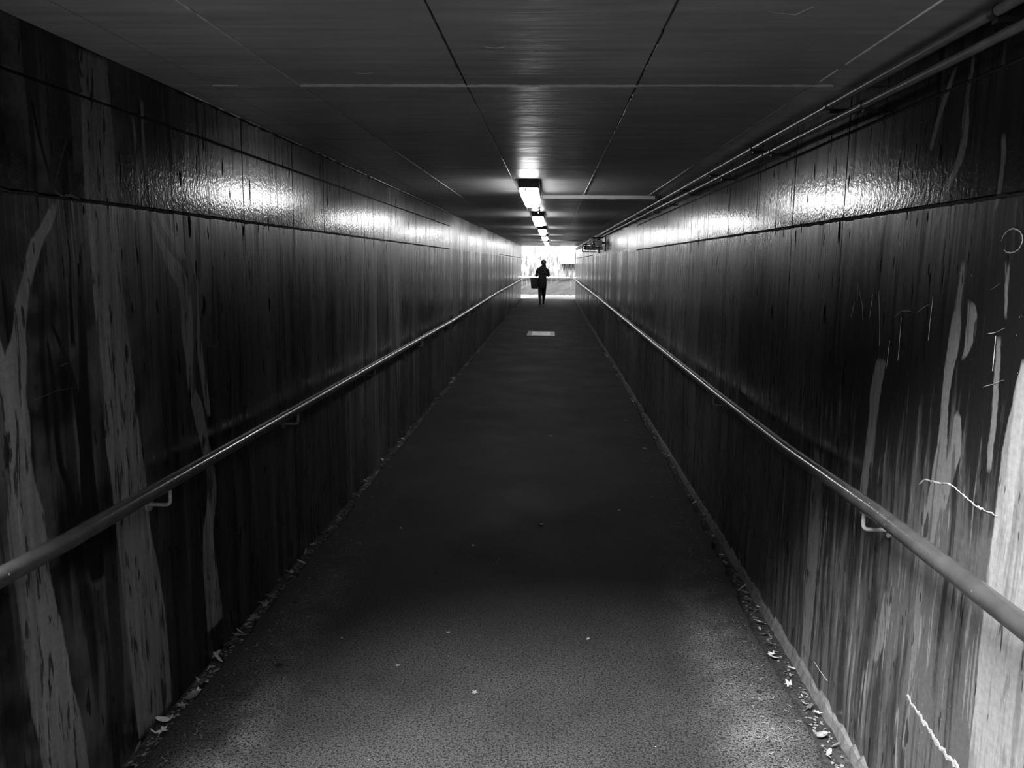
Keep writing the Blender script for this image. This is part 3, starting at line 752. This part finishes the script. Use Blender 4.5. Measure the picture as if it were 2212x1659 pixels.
bm = bmesh.new(); tube(bm, [(hx-.022, hy+.074, hz-.052), (hx-.008, hy+.086, hz-.05), (hx, hy+.087, hz-.051), (hx+.008, hy+.086, hz-.05), (hx+.022, hy+.074, hz-.052)], [.002, .006, .0055, .006, .002], 8); put('mouth', bm, plain('lips', .08, .5), per, True)
# hair cap with low pony tail swung to the right shoulder
bm = bmesh.new()
loft(bm, [(hx, hy-.035, 1.49, .045, .04), (hx, hy-.03, 1.53, .080, .070), (hx, hy-.018, 1.58, .096, .092), (hx, hy-.010, 1.63, .096, .098), (hx, hy-.008, 1.67, .080, .084), (hx, hy-.008, 1.695, .048, .054), (hx, hy-.008, 1.703, .014, .014)], 24)
tube(bm, [(hx+.01, hy-.085, 1.57), (hx+.035, hy-.125, 1.54), (hx+.06, hy-.125, 1.48), (hx+.078, hy-.10, 1.42), (hx+.085, hy-.09, 1.37)], [.022, .034, .036, .028, .006], 14)
put('hair', bm, M_hair, per, True)
# coat
bm = bmesh.new()
loft(bm, [(C, 0, .63, .118, .115), (C-.005, 0, .70, .145, .125), (C-.01, 0, .80, .168, .138), (C-.008, 0, .92, .172, .135), (C, 0, 1.02, .158, .125), (C, 0, 1.12, .152, .118), (C, 0, 1.24, .178, .125), (C, 0, 1.33, .195, .12), (C, 0, 1.38, .178, .105), (C+.005, 0, 1.42, .115, .085), (C+.015, 0, 1.46, .070, .068), (C+.02, 0, 1.49, .060, .06)], 28, 2.2)
coat = put('coat', bm, M_cloth, per, True)
for a in ((8, 9, 10, 11, 12), (13, 14, 15, 16, 17)):
    pts = [V[i] for i in a]; sv = [(p[0], p[1], p[2], (r_)) for p, r_ in zip(pts, (.068, .060, .052, .046, .038))]
    skin('sleeve', sv, [(i, i+1) for i in range(4)], coat, M_cloth, 2)
bm = bmesh.new(); loft(bm, [(C+.012, 0, 1.42, .085, .075), (C+.015, -.004, 1.46, .082, .078), (C+.018, -.004, 1.50, .068, .066)], 20); put('collar', bm, M_cloth, coat, True)
for (fx, fy, fz, tilt) in ((C-.075, -.12, 0, .10), (C+.048, .29, .012, .22)):
    bm = bmesh.new()
    loft(bm, [(0, .045, 0, .040, .120), (0, .045, .02, .041, .122), (0, .035, .04, .037, .105), (0, .0, .065, .034, .065), (0, -.035, .09, .036, .040)], 20)
    tube(bm, [(0, -.045, .0), (0, -.045, -.012)], [.028, .026], 12)
    o = put('shoe', bm, M_shoe, per, True, (fx, fy, fz+.012)); o.rotation_euler = (-tilt, 0, 0)
# bag hanging from the left forearm (a thing of its own)
bag = empty('tote_bag', (-.335-.335, 31.25+.09, .60)); tag(bag, 'dark square tote bag hanging from the left arm of the walking person', 'bag')
bm = bmesh.new()
loft(bm, [(.01, 0, 0, .118, .045), (.005, 0, .02, .125, .05), (0, 0, .2, .137, .052), (-.01, 0, .38, .150, .042), (-.012, 0, .405, .150, .036)], 32, 7.0); put('bag_body', bm, M_bag, bag, True)
for yy_ in (-.03, .03):
    bm = bmesh.new(); tube(bm, [(-.07, yy_, .37), (-.06, yy_, .43), (-.01, yy_, .49), (.055, yy_*.6, .535), (.085, yy_*.5, .53), (.07, yy_*.8, .46), (.06, yy_, .37)], .008, 8); put('handle', bm, M_bag, bag, True)

# ------------------------------------------------------------------ leaves
def leaf_mesh(kind, seed, tone):
    r = random.Random(seed); bm = bmesh.new(); pts = []
    if kind == 'oval':
        n = 10
        for k in range(n):
            t = 2*pi*k/n; pts.append((.5*math.cos(t)*(1.0 if math.cos(t) > 0 else .9), .27*math.sin(t)*(1+.25*math.cos(t))))
    elif kind == 'lobed':
        n = 15
        for k in range(n):
            t = 2*pi*k/n; q = .5 if k % 3 == 0 else (.27 if k % 3 == 1 else .33); q *= r.uniform(.62, 1.25); t += r.uniform(-.14, .14)
            pts.append((q*math.cos(t), q*math.sin(t)))
    else:
        n = 10
        for k in range(n):
            t = 2*pi*k/n; pts.append((.5*math.cos(t), .12*math.sin(t)))
    curl = r.uniform(.4, 1.6); fold = r.uniform(.2, 1.1)
    def lift(x, y): return curl*x*x*.5+fold*abs(y)*.6+r.uniform(-.03, .03)
    c = bm.verts.new((0, 0, .02)); ring = [bm.verts.new((x, y, lift(x, y))) for x, y in pts]
    mid = [bm.verts.new((x*.55, y*.55, lift(x*.55, y*.55)*.7)) for x, y in pts]
    n = len(pts)
    for k in range(n):
        bm.faces.new((c, mid[k], mid[(k+1) % n])); bm.faces.new((mid[k], ring[k], ring[(k+1) % n], mid[(k+1) % n]))
    me = bpy.data.meshes.new('leaf'); bm.to_mesh(me); bm.free(); me.materials.append(M_leaves[tone])
    return me
kinds = [(tn, wd_, leaf_mesh(k, s, tn)) for s, (k, wd_) in enumerate([('oval', 'oval'), ('lobed', 'lobed'), ('lobed', 'ragged'), ('strip', 'narrow'), ('oval', 'curled'), ('strip', 'rolled')]) for tn in ('pale', 'brown', 'dark')]
def ordinal(n):
    return str(n)+('th' if 10 < n % 100 < 14 else {1: 'st', 2: 'nd', 3: 'rd'}.get(n % 10, 'th'))
count = {}
def leaf(x, y, z, size, label, group, tilt=.5, side=None, vis=True):
    tn, wd_, me = random.choices(kinds, weights=[{'pale': 2, 'brown': 3, 'dark': 2}[q[0]] for q in kinds])[0]
    if side is None: size *= .8; me = next(q[2] for q in kinds if q[0] == 'brown' and q[1] == ('ragged' if 'star' in label or 'torn' in label or 'crumpled' in label else 'oval'))
    elif vis:
        k_ = (side, tn, wd_); count[k_] = count.get(k_, 0)+1
        if y < 6.5: label = '%s %s leaf in gutter by the %s wall, %s such leaf from the camera' % (tn, wd_, side, ordinal(count[k_]))
    o = bpy.data.objects.new('fallen_leaf', me); col.objects.link(o)
    o.scale = (size, size*random.uniform(.8, 1.1), size*random.uniform(.5, 1))
    o.rotation_euler = (random.uniform(-tilt, tilt), random.uniform(-tilt, tilt), random.uniform(0, 6.28)); o.location = (x, y, z)
    return tag(o, label, 'leaf', group)
GL = sorted(2.25+ (12.0*(k/150)**1.35)+random.uniform(-.05, .05) for k in range(150))
for y in GL:
    leaf(-1.318+random.uniform(-.027, .026), y, -.008+random.uniform(0, .022), random.uniform(.026, .066), 'dry curled leaf in the litter along the foot of the left wall', 'dry leaves along the left wall', side='left')
for y in sorted(2.45+(12.0*(k/140)**1.25)+random.uniform(-.05, .05) for k in range(140)):
    xc = .965 if y < 3.5 else .988
    leaf(xc+random.uniform(-.030, .024), y, -.010+random.uniform(0, .012), random.uniform(.018, .055), 'dry leaf scrap in the gutter along the foot of the right wall', 'dry leaves along the right wall', side='right')
# single leaves lying on the asphalt
SP = [(-.88, 4.656, .045, 'pale oval leaf on dark asphalt left of centre, mid way to the first lamp'), (-.036, 4.8, .06, 'largest pale leaf near the middle of the dark asphalt'),
      (.462, 5.123, .045, 'pale leaf on dark asphalt to the right of the middle'), (-.42, 4.393, .035, 'small faint leaf on the dark asphalt left of the middle'),
      (-.261, 2.817, .045, 'pale torn leaf on the near asphalt close to the bottom edge'), (-.422, 3.305, .03, 'small star shaped leaf on the near grey asphalt'),
      (-.868, 3.219, .018, 'tiny white scrap on the asphalt at the left near the dusty strip'), (.181, 3.281, .028, 'small pale leaf on grey asphalt right of the middle'),
      (-.587, 3.002, .028, 'small crumpled leaf on the near asphalt left of the middle'), (-.747, 6.427, .04, 'leaf on the asphalt by the left edge of the dark stretch'),
      (.778, 8.198, .05, 'leaf on distant asphalt toward the right wall'), (-.164, 9.923, .06, 'pale leaf on distant asphalt below the access cover'),
      (.009, 7.371, .05, 'faint leaf in the middle of the distant asphalt'), (.833, 6.939, .05, 'pale leaf on asphalt close to the right gutter')]
for x, y, s, lb in SP: leaf(x, y, .005, s, lb, 'single leaves on the asphalt', .15)
# far litter too small to tell apart
bm = bmesh.new()
def scrap(x, y, z, s):
    a = random.uniform(0, 6.28); q = [bm.verts.new((x+s*math.cos(a+t)*random.uniform(.6, 1), y+s*math.sin(a+t)*random.uniform(.6, 1), z+random.uniform(0, s*.6))) for t in (0, 1.6, 3.1, 4.7)]
    bm.faces.new(q[:3]); bm.faces.new((q[0], q[2], q[3]))
for k in range(900):
    y = random.uniform(9, 35.5); scrap(-1.31+random.uniform(-.015, .04), y, -.012, random.uniform(.012, .03)); scrap(.985+random.uniform(-.02, .015), y, -.012, random.uniform(.01, .025))
for k in range(700):
    y = random.uniform(1.8, 9); scrap(-1.315+random.uniform(-.025, .025), y, -.019, random.uniform(.005, .014)); scrap(.975+random.uniform(-.03, .025), y, -.019, random.uniform(.004, .012))
me = bpy.data.meshes.new('leaf_litter'); bm.to_mesh(me); bm.free(); me.materials.append(concrete_material('leaf_litter_brown', .05, .2))
o = bpy.data.objects.new('leaf_litter', me); col.objects.link(o); tag(o, 'crumbled leaf litter and grit filling the gutters at both walls', 'litter', kind='stuff')
bm = bmesh.new()
for k in range(420):
    s = random.choice((-1, 1)); y = 2.1+random.random()**1.6*6; x = (-1.24+abs(random.gauss(0, .09))) if s < 0 else (.90-abs(random.gauss(0, .10)))
    a = random.uniform(0, 3.14); L = random.uniform(.003, .012); t = .0009
    dx, dy = math.cos(a), math.sin(a)
    q = [bm.verts.new((x+dx*L*i-dy*t*j, y+dy*L*i+dx*t*j, .006+.001*(k % 2))) for i, j in ((-1, -1), (1, -1), (1, 1), (-1, 1))]
    bm.faces.new(q)
me = bpy.data.meshes.new('dry_bits'); bm.to_mesh(me); bm.free(); me.materials.append(concrete_material('straw_bits', .14, .4))
o = bpy.data.objects.new('dry_bits', me); col.objects.link(o); tag(o, 'tiny pale stalks and crumbs strewn on the asphalt by the gutters', 'litter', kind='stuff')
